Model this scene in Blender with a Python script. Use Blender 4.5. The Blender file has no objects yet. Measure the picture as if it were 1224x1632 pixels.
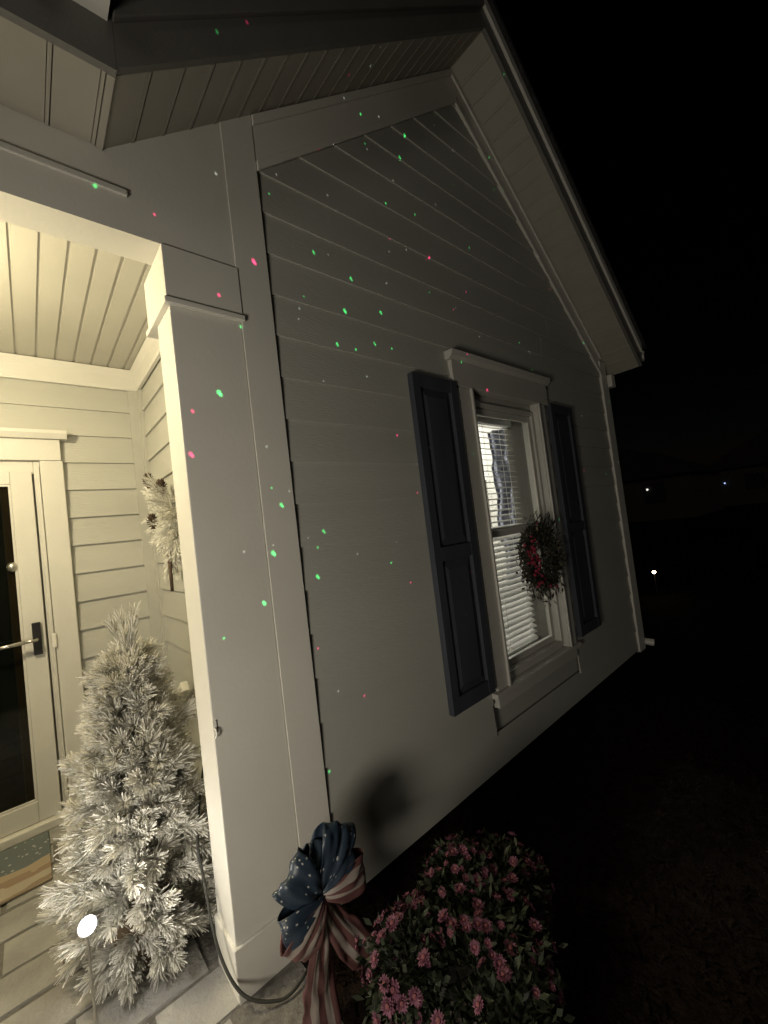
import bpy, math, random
from mathutils import Vector, Matrix, noise
random.seed(7)
sc = bpy.context.scene
C = sc.collection
R_ = math.radians

# ------------------------------------------------------------------ camera
cam = bpy.data.cameras.new('camera'); cam_o = bpy.data.objects.new('camera', cam); C.objects.link(cam_o)
yaw, pitch, roll = .7209676, .0364678, -.12043979
fw = Vector((math.sin(yaw)*math.cos(pitch), math.cos(yaw)*math.cos(pitch), math.sin(pitch)))
r0 = Vector((math.cos(yaw), -math.sin(yaw), 0)); u0 = r0.cross(fw)
rt = math.cos(roll)*r0 + math.sin(roll)*u0; up = -math.sin(roll)*r0 + math.cos(roll)*u0
CAM = Vector((0, 0, 1.55))
cam_o.matrix_world = Matrix(((rt.x, up.x, -fw.x, CAM.x), (rt.y, up.y, -fw.y, CAM.y), (rt.z, up.z, -fw.z, CAM.z), (0, 0, 0, 1)))
cam.sensor_fit = 'HORIZONTAL'; cam.sensor_width = 36; cam.lens = 651.0856/1224*36
cam.clip_start = .02; cam.clip_end = 600
sc.camera = cam_o

# ------------------------------------------------------------------ night sky, added fill, exposure
w = bpy.data.worlds.new('World'); sc.world = w; w.use_nodes = True
nt = w.node_tree; bg = nt.nodes['Background']
sky = nt.nodes.new('ShaderNodeTexSky'); sky.sky_type = 'NISHITA'; sky.sun_disc = False
sky.sun_elevation = R_(-7); sky.sun_rotation = R_(60)
nt.links.new(sky.outputs[0], bg.inputs['Color']); bg.inputs['Strength'].default_value = .06
sun = bpy.data.lights.new('night_fill', 'SUN'); sun.energy = .075; sun.angle = R_(14); sun.color = (1, .93, .8)  # weak soft fill, added to lift the dark far end of the gable
sun_o = bpy.data.objects.new('night_fill', sun); C.objects.link(sun_o)
sun_o.rotation_euler = Vector((.72, .62, -.34)).to_track_quat('-Z', 'Y').to_euler(); sun_o.location = (-4, -6, 8)
sc.view_settings.view_transform = 'Standard'; sc.view_settings.look = 'None'
sc.view_settings.exposure = 0; sc.view_settings.gamma = 1

# ------------------------------------------------------------------ materials
MATS = {}
def mat(name, col, rough=.6, var=.06, scale=6, bump=0., bscale=60, metal=0, spec=.4, emit=None, es=0, stretch=(1, 1, 1), col2=None):
    if name in MATS: return MATS[name]
    m = bpy.data.materials.new(name); m.use_nodes = True; t = m.node_tree; b = t.nodes['Principled BSDF']
    b.inputs['Roughness'].default_value = rough; b.inputs['Metallic'].default_value = metal
    b.inputs['Specular IOR Level'].default_value = spec
    tc = t.nodes.new('ShaderNodeTexCoord'); mp = t.nodes.new('ShaderNodeMapping'); mp.inputs['Scale'].default_value = stretch
    t.links.new(tc.outputs['Object'], mp.inputs[0])
    n = t.nodes.new('ShaderNodeTexNoise'); n.inputs['Scale'].default_value = scale; n.inputs['Detail'].default_value = 6
    t.links.new(mp.outputs[0], n.inputs['Vector'])
    cr = t.nodes.new('ShaderNodeValToRGB')
    c2 = col2 if col2 else [min(1, c*(1+var)) for c in col]
    c1 = [c*(1-var) for c in col]
    cr.color_ramp.elements[0].position = .3; cr.color_ramp.elements[1].position = .7
    cr.color_ramp.elements[0].color = (*c1, 1); cr.color_ramp.elements[1].color = (*c2, 1)
    t.links.new(n.outputs[0], cr.inputs[0]); t.links.new(cr.outputs[0], b.inputs['Base Color'])
    if bump:
        n2 = t.nodes.new('ShaderNodeTexNoise'); n2.inputs['Scale'].default_value = bscale; n2.inputs['Detail'].default_value = 5
        t.links.new(mp.outputs[0], n2.inputs['Vector'])
        bp = t.nodes.new('ShaderNodeBump'); bp.inputs['Strength'].default_value = bump; bp.inputs['Distance'].default_value = .01
        t.links.new(n2.outputs[0], bp.inputs['Height']); t.links.new(bp.outputs[0], b.inputs['Normal'])
    if emit:
        b.inputs['Emission Color'].default_value = (*emit, 1); b.inputs['Emission Strength'].default_value = es
    MATS[name] = m; return m
siding = mat('siding_paint', (.44, .435, .395), .55, .07, 1.6, .2, 90, stretch=(.25, .25, 2))
trim = mat('trim_paint', (.66, .64, .585), .45, .05, 2.2, .05, 70)
casem = mat('casing_paint', (.50, .485, .445), .45, .04, 4, .1, 70)
trimw = mat('white_trim', (.60, .585, .54), .42, .03, 4, .08, 60)
soff = mat('soffit_vinyl', (.37, .35, .30), .5, .05, 5, .1, 120)
ceilm = mat('ceiling_vinyl', (.43, .415, .365), .45, .03, 4, .06, 80)
navy = mat('navy_shutter', (.046, .051, .066), .6, .15, 8, .15, 90, stretch=(1, 1, .2))
roofm = mat('asphalt_shingle', (.03, .03, .032), .9, .4, 30, .8, 120)
dark = mat('dark_void', (.02, .02, .02), .8)
blackm = mat('black_metal', (.015, .015, .016), .35, .1, 20)
chrome = mat('brushed_nickel', (.6, .58, .54), .3, .05, 30, metal=1)
drywall = mat('drywall', (.74, .72, .68), .8, .02)
blindm = mat('blind_slat', (.82, .81, .78), .45, .02)
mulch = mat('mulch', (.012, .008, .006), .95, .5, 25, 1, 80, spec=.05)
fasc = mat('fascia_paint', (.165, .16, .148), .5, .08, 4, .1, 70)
paverm = mat('paver_stone', (.33, .32, .30), .85, .22, 5, .7, 60)
joint = mat('paver_joint', (.16, .15, .135), .95, .3, 30, .5, 80)
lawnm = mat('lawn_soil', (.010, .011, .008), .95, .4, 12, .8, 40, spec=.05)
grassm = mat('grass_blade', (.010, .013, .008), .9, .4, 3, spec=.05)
needle = mat('flocked_needle', (.74, .72, .655), .85, .08, 22)
needle_d = mat('bare_needle', (.34, .345, .28), .8, .3, 18)
barkm = mat('bark', (.09, .06, .04), .9, .3, 30, .6, 60)
burlap = mat('burlap', (.20, .145, .095), .95, .2, 60, .6, 150)
leafg = mat('mum_leaf', (.011, .017, .007), .6, .4, 30)
petal = mat('mum_petal', (.135, .046, .080), .65, .35, 30)
petalc = mat('mum_eye', (.16, .05, .06), .8, .2, 40)
vine = mat('grapevine', (.06, .045, .03), .85, .3, 30)
wgreen = mat('wreath_leaf', (.032, .034, .022), .75, .4, 20)
berry = mat('red_berry', (.26, .018, .045), .4, .2, 20)
dryleaf = mat('dry_leaf', (.40, .33, .22), .8, .2, 20)
cablem = mat('cable_rubber', (.035, .035, .03), .6, .1)
plastw = mat('white_plastic', (.78, .76, .7), .4, .03)
wood_in = mat('wood_jamb', (.30, .19, .11), .5, .2, 8, stretch=(6, 6, .6))
drape = mat('drape_blue', (.09, .10, .15), .9, .5, 14, .3, 30, col2=(.24, .25, .30))
farwall = mat('far_siding', (.07, .06, .05), .9)
farroof = mat('far_roof', (.04, .03, .028), .9)

def glass_mat(name, tint=(1, 1, 1), refl=1.0):
    m = bpy.data.materials.new(name); m.use_nodes = True; t = m.node_tree; t.nodes.clear()
    o = t.nodes.new('ShaderNodeOutputMaterial'); mx = t.nodes.new('ShaderNodeMixShader')
    tr = t.nodes.new('ShaderNodeBsdfTransparent'); tr.inputs[0].default_value = (*tint, 1)
    gl = t.nodes.new('ShaderNodeBsdfGlossy'); gl.inputs['Roughness'].default_value = .01
    lw = t.nodes.new('ShaderNodeLayerWeight'); lw.inputs[0].default_value = .5
    pw = t.nodes.new('ShaderNodeMath'); pw.operation = 'POWER'; pw.inputs[1].default_value = 5; t.links.new(lw.outputs['Facing'], pw.inputs[0])
    fr = t.nodes.new('ShaderNodeMath'); fr.operation = 'MULTIPLY_ADD'; fr.inputs[1].default_value = .9; fr.inputs[2].default_value = .025; t.links.new(pw.outputs[0], fr.inputs[0])
    t.links.new(fr.outputs[0], mx.inputs[0]); t.links.new(tr.outputs[0], mx.inputs[1]); t.links.new(gl.outputs[0], mx.inputs[2])
    t.links.new(mx.outputs[0], o.inputs[0]); return m
glass = glass_mat('window_glass', (.93, .95, .94))

def emit_mat(name, col, s):
    m = bpy.data.materials.new(name); m.use_nodes = True; b = m.node_tree.nodes['Principled BSDF']
    b.inputs['Base Color'].default_value = (*col, 1)
    b.inputs['Emission Color'].default_value = (*col, 1); b.inputs['Emission Strength'].default_value = s
    return m

# ------------------------------------------------------------------ mesh helpers
class MB:
    def __init__(s): s.v = []; s.f = []; s.mi = []; s.uv = []
    def add(s, vs, fs, mi=0, uvs=None):
        o = len(s.v); s.v += [tuple(v) for v in vs]
        for k, f in enumerate(fs):
            s.f.append(tuple(i+o for i in f)); s.mi.append(mi); s.uv.append(uvs[k] if uvs else None)
        return s
    def box(s, x0, x1, y0, y1, z0, z1, mi=0):
        return s.add([(x, y, z) for x in (x0, x1) for y in (y0, y1) for z in (z0, z1)],
                     [(0, 1, 3, 2), (4, 6, 7, 5), (0, 4, 5, 1), (2, 3, 7, 6), (0, 2, 6, 4), (1, 5, 7, 3)], mi)
    def prism(s, poly, axis, a, b, mi=0):
        """poly of 2D points extruded along axis: 'y' -> (x,z), 'x' -> (y,z), 'z' -> (x,y)"""
        def P(p, t): return {'y': (p[0], t, p[1]), 'x': (t, p[0], p[1]), 'z': (p[0], p[1], t)}[axis]
        n = len(poly)
        return s.add([P(p, a) for p in poly] + [P(p, b) for p in poly],
                     [tuple(range(n)), tuple(range(2*n-1, n-1, -1))] + [(i, n+i, n+(i+1) % n, (i+1) % n) for i in range(n)], mi)
    def tube(s, pts, r, seg=8, mi=0, r1=None, cap=True):
        pts = [Vector(p) for p in pts]; n = len(pts); rings = []; a = None
        for i, p in enumerate(pts):
            d = (pts[min(i+1, n-1)] - pts[max(i-1, 0)]).normalized()
            if a is None: a = d.orthogonal().normalized()
            else: a = (a - d*a.dot(d)).normalized()
            b = d.cross(a); rr = r if r1 is None else r + (r1-r)*i/(n-1)
            rings.append([p + (a*math.cos(2*math.pi*k/seg) + b*math.sin(2*math.pi*k/seg))*rr for k in range(seg)])
        vs = [v for g in rings for v in g]
        fs = [(i*seg+k, i*seg+(k+1) % seg, (i+1)*seg+(k+1) % seg, (i+1)*seg+k) for i in range(n-1) for k in range(seg)]
        if cap: fs += [tuple(range(seg-1, -1, -1)), tuple((n-1)*seg+k for k in range(seg))]
        return s.add(vs, fs, mi)
    def lathe(s, prof, c, seg=16, mi=0):
        vs = [(c[0]+r*math.cos(2*math.pi*k/seg), c[1]+r*math.sin(2*math.pi*k/seg), c[2]+z) for r, z in prof for k in range(seg)]
        n = len(prof)
        fs = [(i*seg+k, i*seg+(k+1) % seg, (i+1)*seg+(k+1) % seg, (i+1)*seg+k) for i in range(n-1) for k in range(seg)]
        fs += [tuple(range(seg-1, -1, -1)), tuple((n-1)*seg+k for k in range(seg))]
        return s.add(vs, fs, mi)
    def mesh(s, name, mats, smooth=False):
        me = bpy.data.meshes.new(name); me.from_pydata(s.v, [], s.f)
        for m in (mats if isinstance(mats, (list, tuple)) else [mats]): me.materials.append(m)
        me.polygons.foreach_set('material_index', s.mi)
        if any(u for u in s.uv):
            l = me.uv_layers.new(name='UVMap'); k = 0
            for fi, f in enumerate(s.f):
                for j in range(len(f)):
                    if s.uv[fi]: l.data[k].uv = s.uv[fi][j]
                    k += 1
        if smooth: me.polygons.foreach_set('use_smooth', [True]*len(me.polygons))
        me.update(); return me
    def build(s, name, mats, parent=None, smooth=False, bevel=0):
        o = bpy.data.objects.new(name, s.mesh(name, mats, smooth)); C.objects.link(o)
        if parent: o.parent = parent
        if bevel:
            b = o.modifiers.new('bevel', 'BEVEL'); b.width = bevel; b.segments = 2; b.limit_method = 'ANGLE'
        return o
def inst(me, name, parent, loc=(0, 0, 0), rot=None):
    o = bpy.data.objects.new(name, me); C.objects.link(o); o.parent = parent; o.location = loc
    if rot is not None: o.rotation_mode = 'QUATERNION'; o.rotation_quaternion = rot
    return o
def empty(name, loc=(0, 0, 0)):
    o = bpy.data.objects.new(name, None); C.objects.link(o); o.location = loc; o.empty_display_size = .1; return o
def tag(o, label, cat, group=None):
    o['label'] = label; o['category'] = cat
    if group: o['group'] = group
    return o
def struct(o): o['kind'] = 'structure'; return o
def lamp(name, typ, loc, e, col, parent=None, size=.03, **k):
    l = bpy.data.lights.new(name, typ); l.energy = e; l.color = col
    if hasattr(l, 'shadow_soft_size'): l.shadow_soft_size = size
    o = bpy.data.objects.new(name, l); C.objects.link(o); o.location = loc
    for a, b in k.items(): setattr(l, a, b)
    if parent: o.parent = parent
    return o

# ------------------------------------------------------------------ ground
def ground():
    m = MB(); xs = [-250, -40, -12, -5] + [-3 + i*.5 for i in range(28)] + [14, 20, 40, 90, 300]
    ys = [-250, -60, -15, -6] + [-3 + i*.5 for i in range(20)] + [10, 25, 60, 250]
    vs = [(x, y, -.012 - (.02*noise.noise(Vector((x*.6, y*.6, 0))) + .02 if (x > 5.3 or y < .2) else 0) - (.0 if x < 8 else min(.2, (x-8)*.01))) for x in xs for y in ys]
    n = len(ys)
    m.add(vs, [(i*n+j, (i+1)*n+j, (i+1)*n+j+1, i*n+j+1) for i in range(len(xs)-1) for j in range(n-1)])
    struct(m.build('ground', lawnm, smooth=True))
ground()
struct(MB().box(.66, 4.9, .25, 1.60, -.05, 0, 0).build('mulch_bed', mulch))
pf = struct(MB().box(-1.85, .655, .3, 3.42, -.06, -.005).build('porch_floor', joint))
pav = []
for k in range(3):
    m = MB(); a, b, h = .196, .096, .0
    jit = [random.uniform(-.004, .004) for _ in range(8)]
    m.add([(-a+jit[0], -b, -.03), (a+jit[1], -b, -.03), (a, b+jit[2], -.03), (-a, b, -.03),
           (-a+.006, -b+.006+jit[3]*.4, 0), (a-.006, -b+.006, 0), (a-.006+jit[4]*.4, b-.006, 0), (-a+.006, b-.006, 0)],
          [(4, 5, 6, 7), (0, 1, 5, 4), (1, 2, 6, 5), (2, 3, 7, 6), (3, 0, 4, 7)])
    pav.append(m.mesh('paver', paverm))
r = 0; y = .42
while y < 3.4:
    x = -1.6 + (.2 if r % 2 else 0)
    while x + .2 < .66:
        inst(pav[random.randrange(3)], 'paver', pf, (x, y, random.uniform(-.003, .003) + .002))
        x += .402
    y += .202; r += 1
m = MB(); rnd = random.Random(3)
for i in range(5200):
    x, y = rnd.uniform(.68, 4.85), rnd.uniform(.28, 1.58); a = rnd.uniform(0, 6.28); l, q = rnd.uniform(.008, .03), rnd.uniform(.003, .007)
    c, s = math.cos(a), math.sin(a); z = rnd.uniform(.002, .012); t = rnd.uniform(-.012, .012)
    m.add([(x-c*l-s*q, y-s*l+c*q, z-t*.3), (x-c*l+s*q, y-s*l-c*q, z-t*.3), (x+c*l+s*q, y+s*l-c*q, z+t), (x+c*l-s*q, y+s*l+c*q, z+t)], [(0, 1, 2, 3)])
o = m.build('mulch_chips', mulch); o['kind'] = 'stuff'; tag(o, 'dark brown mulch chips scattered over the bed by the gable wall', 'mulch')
m = MB(); rnd = random.Random(4)
for i in range(26000):
    if i < 14000: x, y = rnd.uniform(.7, 8), rnd.uniform(-2.2, .24)
    else:
        x, y = rnd.uniform(4.95, 16), rnd.uniform(-3, 6)
        if x < 5.4 and y > 1.3: continue
    h = rnd.uniform(.03, .07); a = rnd.uniform(0, 6.28); q = .0025 if x < 6 else .006
    c, s = math.cos(a)*q, math.sin(a)*q; lx, ly = rnd.uniform(-.03, .03), rnd.uniform(-.03, .03)
    m.add([(x-c, y-s, -.06), (x+c, y+s, -.06), (x+lx, y+ly, h-.03)], [(0, 1, 2)])
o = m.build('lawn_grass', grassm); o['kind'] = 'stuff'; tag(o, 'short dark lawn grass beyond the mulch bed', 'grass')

# ------------------------------------------------------------------ house
house = tag(empty('house'), 'taupe lap-sided house with white-trimmed gable, recessed lit porch and navy shutters', 'house')
EXP = .1855
AX, AZ, SL = 2.487, 4.74, .812
def zs(x): return AZ - SL*abs(x-AX)             # underside of the rake soffit
def rake_x(z): return (AX-(AZ-z)/SL, AX+(AZ-z)/SL)
WX0, WX1, WZ0, WZ1 = 2.225, 3.07, .485, 2.31    # window opening

# gable wall core with the window opening
m = MB()
m.prism([(.72, 0), (WX0, 0), (WX0, zs(WX0)+.1), (.72, zs(.72)+.1)], 'y', 1.604, 1.84)
m.prism([(WX1, 0), (4.64, 0), (4.64, zs(4.64)+.1), (WX1, zs(WX1)+.1)], 'y', 1.604, 1.84)
m.box(WX0, WX1, 1.604, 1.84, 0, WZ0)
m.prism([(WX0, WZ1), (WX1, WZ1), (WX1, zs(WX1)+.1), (AX, AZ+.1), (WX0, zs(WX0)+.1)], 'y', 1.604, 1.84)
gw = m.build('gable_wall', siding, house)
def lap(x0a, x1a, x0b, x1b, z0, z1, yf, lip=.0125):
    """lap board seen from -Y; a=bottom ends, b=top ends, bottom lip proud"""
    return MB().add([(x0a, yf-lip, z0), (x1a, yf-lip, z0), (x0a, yf, z0), (x1a, yf, z0),
                     (x0b, yf-.003, z1), (x1b, yf-.003, z1), (x0b, yf, z1), (x1b, yf, z1)],
                    [(0, 1, 5, 4), (0, 2, 3, 1), (2, 6, 7, 3), (4, 5, 7, 6), (0, 4, 6, 2), (1, 3, 7, 5)])
def gable_siding():
    z = 1.507 - 8*EXP; rj = random.Random(31)
    while z < 4.6:
        z0, z1 = max(z, .01), z+EXP+.012
        spans = [(.862, 4.52)]
        if z1 > .40 and z0 < 2.40: spans = [(.862, 2.06), (3.235, 4.52)]
        for a, b in spans:
            la, ra = rake_x(z0-.05); lb, rb = rake_x(z1-.05)
            A0, A1, B0, B1 = max(a, la), min(b, ra), max(a, lb), min(b, rb)
            if A1-A0 < .05: continue
            if B1 <= B0: B0 = B1 = AX
            j = rj.uniform(A0+.5, A1-.5) if A1-A0 > 1.6 and B1-B0 > 1.4 and rj.random() < .8 else None
            for p0, p1, q0, q1 in ([(A0, j, B0, j), (j+.0018, A1, j+.0018, B1)] if j else [(A0, A1, B0, B1)]):
                lap(p0, p1, q0, q1, z0, z1, 1.566 + rj.uniform(-.0008, .0008)).build('siding_board', siding, gw)
        z += EXP
gable_siding()

# porch walls
XS, YB = .712, 3.40
pb = MB().box(-1.9, .86, YB+.004, YB+.12, -.05, 2.95).build('porch_back_wall', siding, house)
ps = MB().box(XS+.004, .86, 1.735, YB+.003, -.05, 2.95).build('porch_side_wall', siding, house)
MB().box(-1.98, -1.85, 1.56, YB+.12, -.05, 2.95).build('porch_end_wall', siding, house)
z = 1.303 - 7*EXP
while z < 2.76:
    z0, z1 = max(z, .0), z+EXP+.012
    if z1 > 0:
        for a, b in ([(.20, .625)] + [(-1.84, -.98)] if z0 < 2.40 else [(-1.84, .625)]):
            lap(a, b, a, b, z0, z1, YB+.003, .021).build('siding_board', siding, pb)
        o = lap(1.735, YB-.085, 1.735, YB-.085, z0, z1, 0, .019)
        o.v = [(XS+.003+v[1], v[0], v[2]) for v in o.v]; o.f = [tuple(reversed(f)) for f in o.f]
        o.build('siding_board', siding, ps)
    z += EXP
MB().box(.625, .709, YB-.022, YB+.003, 0, 2.77).build('corner_board', siding, house)
MB().box(.686, XS+.002, YB-.084, YB-.0225, 0, 2.77).build('corner_board', siding, house)

# column, capital, plinth, corner boards
col = MB().box(.447, .716, 1.55, 1.733, .165, 2.45).build('porch_column', trim, house, bevel=.004)
MB().box(.437, .719, 1.538, 1.745, -.015, .172).build('plinth', trim, col, bevel=.004)
m = MB(); m.box(.437, .722, 1.540, 1.83, 2.472, 2.674); m.box(.428, .726, 1.529, 1.838, 2.449, 2.471)
m.build('capital', trim, col, bevel=.003)
MB().prism([(.7165, 0), (.862, 0), (.862, zs(.862)), (.7165, zs(.7165))], 'y', 1.545, 1.602).build('corner_board', trim, house, bevel=.002)
m = MB(); m.box(4.515, 4.65, 1.538, 1.603, 0, zs(4.65)-.01); m.box(4.6505, 4.67, 1.538, 1.70, 0, 2.72)
m.build('corner_board', trim, house)
m = MB(); m.box(4.671, 4.77, 1.50, 1.60, 2.72, 2.85); m.build('eave_return', trim, house, bevel=.01)
m = MB().tube([(4.70, 1.60, .06), (4.70, 1.60, 2.70)], .032, 8); m.tube([(4.70, 1.60, .10), (4.71, 1.56, .06), (4.74, 1.48, .045)], .034, 8)
m.build('downspout', trim, house)

# porch beam (flush with the gable face on the left) and trim
bm_ = MB().prism([(-1.98, 2.675), (.7164, 2.675), (.7164, zs(.7164)), (.28, 2.958), (-1.98, 2.958)], 'y', 1.549, 1.69).build('porch_beam', trim, house)
MB().box(-1.98, .344, 1.536, 1.548, 2.805, 2.826).build('trim_strip', trimw, bm_, bevel=.002)

# frieze under the rakes, with a lower moulding
def rake_strip(x0, x1, d0, d1, y0, y1):
    return MB().prism([(x0, zs(x0)-d0), (x1, zs(x1)-d0), (x1, zs(x1)-d1), (x0, zs(x0)-d1)], 'y', y0, y1)
for x0, x1 in ((.863, AX), (AX, 4.56)):
    fz = rake_strip(x0, x1, .245, .002, 1.549, 1.602).build('frieze_board', trim, house)
    rake_strip(x0, x1, .262, .215, 1.534, 1.548).build('moulding', trim, fz, bevel=.004)
    rake_strip(x0, x1, .055, .006, 1.534, 1.548).build('moulding', trim, fz, bevel=.004)

# soffits: one panel after the other with a raised lap between
YO = 1.27
def rake_soffit(x0, x1):
    s = rake_strip(x0, x1, -.03, -.012, YO+.004, 1.602).build('rake_soffit', soff, house)
    n = round(abs(x1-x0)/.105); L = (x1-x0)/n
    for i in range(n):
        a, b = x0+i*L, x0+(i+1)*L
        mm = MB(); mm.prism([(a, zs(a)), (b-.016*(1), zs(b-.016)), (b-.016, zs(b-.016)+.011), (a, zs(a)+.011)], 'y', YO+.003, 1.6)
        mm.prism([(b-.015, zs(b-.015)-.003), (b-.004, zs(b-.004)-.003), (b-.004, zs(b-.004)+.009), (b-.015, zs(b-.015)+.009)], 'y', YO+.003, 1.6)
        mm.build('soffit_panel', soff, s)
rake_soffit(.285, AX); rake_soffit(AX, 4.80)
es = MB().box(-1.98, .275, YO+.004, 1.56, 2.972, 2.99).build('eave_soffit', soff, house)
x = .262
k = 0
while x > -1.9:
    MB().box(x-.118, x-.012, YO+.003, 1.547, 2.953, 2.966).build('soffit_panel', soff, es)
    MB().box(x-.010, x-.001, YO+.003, 1.547, 2.949, 2.964).build('panel_lap', soff, es)
    x -= .121
MB().box(.264, .283, YO+.002, 1.547, 2.944, 2.97).build('soffit_joint', soff, house)

# fascias, gutters, roof
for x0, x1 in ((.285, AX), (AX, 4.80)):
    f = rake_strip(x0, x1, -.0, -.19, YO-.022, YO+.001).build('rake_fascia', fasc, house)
    rake_strip(x0, x1, -.135, -.225, YO-.044, YO-.0225).build('drip_edge', fasc if x1 == AX else trim, f, bevel=.004)  # left drip edge takes the dark colour to look dimmer than the lit right
ef = MB().box(-1.98, .284, YO-.022, YO+.001, 2.945, 3.13).build('eave_fascia', fasc, house)
def gutter(name_len, axis):
    prof = [(0, 0), (-.085, 0), (-.105, .03), (-.105, .07), (-.125, .10), (-.125, .115), (-.115, .115), (-.095, .072), (-.095, .034), (-.08, .01), (-.01, .01), (-.01, .115), (0, .115)]
    return prof
m = MB(); m.prism([(YO-.0225+p[0], 3.085+p[1]) for p in gutter(0, 'x')], 'x', -1.98, .272); m.build('gutter', trimw, house)
m = MB(); m.prism([(4.808-p[0]*1.15, 2.93+p[1]) for p in gutter(0, 'y')], 'y', YO-.02, 6); m.build('gutter', trimw, house)
m = MB()
m.prism([(.10, zs(.10)+.2255), (AX, AZ+.2255), (4.86, zs(4.86)+.2255), (4.86, zs(4.86)+.256), (AX, AZ+.27), (.10, zs(.10)+.256)], 'y', YO-.07, 7)
m.prism([(.30, zs(.30)+.0305), (AX, AZ+.0305), (4.80, zs(4.80)+.0305), (4.80, zs(4.80)+.22), (AX, AZ+.22), (.30, zs(.30)+.22)], 'y', YO+.002, 7)
rf = m.build('roof', roofm, house)
m = MB(); m.prism([(1.24, 3.135), (1.24, 3.17), (5.5, 5.7), (5.5, 5.5)], 'x', -4, .28); m.build('roof', roofm, house)

# porch ceiling boards + crown
pc = MB().box(-1.85, .73, 1.69, YB+.003, 2.925, 2.945).build('porch_ceiling', ceilm, house)
x = .70
while x > -1.84:
    mm = MB(); mm.box(x-.086, x-.004, 1.692, YB, 2.911, 2.924); mm.box(x-.1003, x-.0865, 1.692, YB, 2.9165, 2.9245)
    mm.build('ceiling_board', ceilm, pc); x -= .0965
cp = [(0, 2.765), (-.02, 2.765), (-.026, 2.78), (-.03, 2.86), (-.055, 2.905), (0, 2.908)]
m = MB(); m.prism([(YB-.012+p[0], p[1]) for p in cp], 'x', -1.84, .70); m.build('crown_moulding', trimw, pc)
m = MB(); m.prism([(XS-.012+p[0], p[1]) for p in cp], 'y', 1.84, YB-.02); m.build('crown_moulding', trimw, pc)

# ------------------------------------------------------------------ window in the gable
win = empty('window'); win.parent = house
m = MB()
m.box(WX0-.125, WX0, 1.536, 1.60, WZ0-.02, WZ1+.06)
m.box(WX1, WX1+.125, 1.536, 1.60, WZ0-.02, WZ1+.06)
m.build('casing', casem, win, bevel=.004)
m = MB(); m.box(2.045, 3.25, 1.530, 1.60, WZ1+.061, 2.535); m.build('head_board', casem, win, bevel=.003)
m = MB(); m.prism([(1.60, 2.536), (1.53, 2.536), (1.505, 2.556), (1.495, 2.585), (1.60, 2.592)], 'x', 2.025, 3.275); m.build('head_cap', casem, win)
m = MB(); m.box(2.06, 3.235, 1.515, 1.60, WZ0-.055, WZ0-.021); m.build('sill', casem, win, bevel=.005)
m = MB(); m.box(2.10, 3.195, 1.540, 1.60, WZ0-.125, WZ0-.056); m.build('apron', casem, win, bevel=.003)
# outer vinyl frame
m = MB()
for a, b in ((WX0, WX0+.032), (WX1-.032, WX1)): m.box(a, b, 1.575, 1.665, WZ0, WZ1)
m.box(WX0+.032, WX1-.032, 1.575, 1.665, WZ1-.035, WZ1); m.box(WX0+.032, WX1-.032, 1.575, 1.665, WZ0-.02, WZ0+.03)
m.build('frame', casem, win, bevel=.003)
MB().box(WX0-.02, WX0-.001, 1.518, 1.5355, WZ0-.02, WZ1+.06).build('casing_bead', casem, win, bevel=.004)
MB().box(WX1+.001, WX1+.02, 1.518, 1.5355, WZ0-.02, WZ1+.06).build('casing_bead', casem, win, bevel=.004)
def sash(z0, z1, y):
    m = MB(); a, b = WX0+.033, WX1-.033
    m.box(a, a+.04, y-.014, y+.014, z0, z1); m.box(b-.04, b, y-.014, y+.014, z0, z1)
    m.box(a+.04, b-.04, y-.014, y+.014, z1-.045, z1); m.box(a+.04, b-.04, y-.014, y+.014, z0, z0+.045)
    m.build('sash', casem, win, bevel=.002)
    MB().box(a+.038, b-.038, y-.002, y+.002, z0+.043, z1-.043).build('pane', glass, win)
ZM = 1.42
sash(ZM-.03, WZ1-.036, 1.606); sash(WZ0+.031, ZM+.03, 1.640)
m = MB()
m.box(WX0-.001, WX0+.006, 1.667, 1.845, WZ0, WZ1); m.box(WX1-.006, WX1+.001, 1.667, 1.845, WZ0, WZ1)
m.box(WX0+.006, WX1-.006, 1.667, 1.845, WZ1-.006, WZ1+.001); m.box(WX0-.03, WX1+.03, 1.667, 1.875, WZ0-.015, WZ0+.010)
m.build('reveal', mat('reveal_dimmed', (.14, .133, .118), .6, .15, 10, stretch=(8, 8, .5)), win)  # pale reveal given a dark base colour that stands in for shade
yb = 1.80
MB().box(WX0+.012, WX1-.012, yb-.03, yb+.03, WZ1-.06, WZ1-.007).build('headrail', blindm, win)
sm = MB(); L = (WX1-WX0-.03)/2; wd = .026; th = R_(12)
prof = [(-wd, 0), (-wd*.5, .0025), (0, .0035), (wd*.5, .0025), (wd, 0)]
top = [(y*math.cos(th)-zz*math.sin(th), y*math.sin(th)+zz*math.cos(th)) for y, zz in prof]
sm.prism(top + [(y, zz-.0018) for y, zz in reversed(top)], 'x', -L, L)
sl = sm.mesh('slat', blindm)
z = WZ0 + .045; xc = (WX0+WX1)/2; n = 0
while z < WZ1-.07:
    o = inst(sl, 'slat', win, (xc, yb, z + random.uniform(-.001, .001))); o.rotation_euler = (random.uniform(-.04, .04) + (.22 if z < ZM else 0), 0, random.uniform(-.002, .002))
    z += .0435
MB().box(WX0+.015, WX1-.015, yb-.025, yb+.025, WZ0+.012, WZ0+.028).build('bottom_rail', blindm, win)
for x in (WX0+.12, xc, WX1-.12):
    m = MB(); m.tube([(x, yb-.027, WZ0+.02), (x, yb-.027, WZ1-.06)], .0016, 5); m.tube([(x, yb+.027, WZ0+.02), (x, yb+.027, WZ1-.06)], .0016, 5)
    m.build('ladder_cord', blindm, win)
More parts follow.
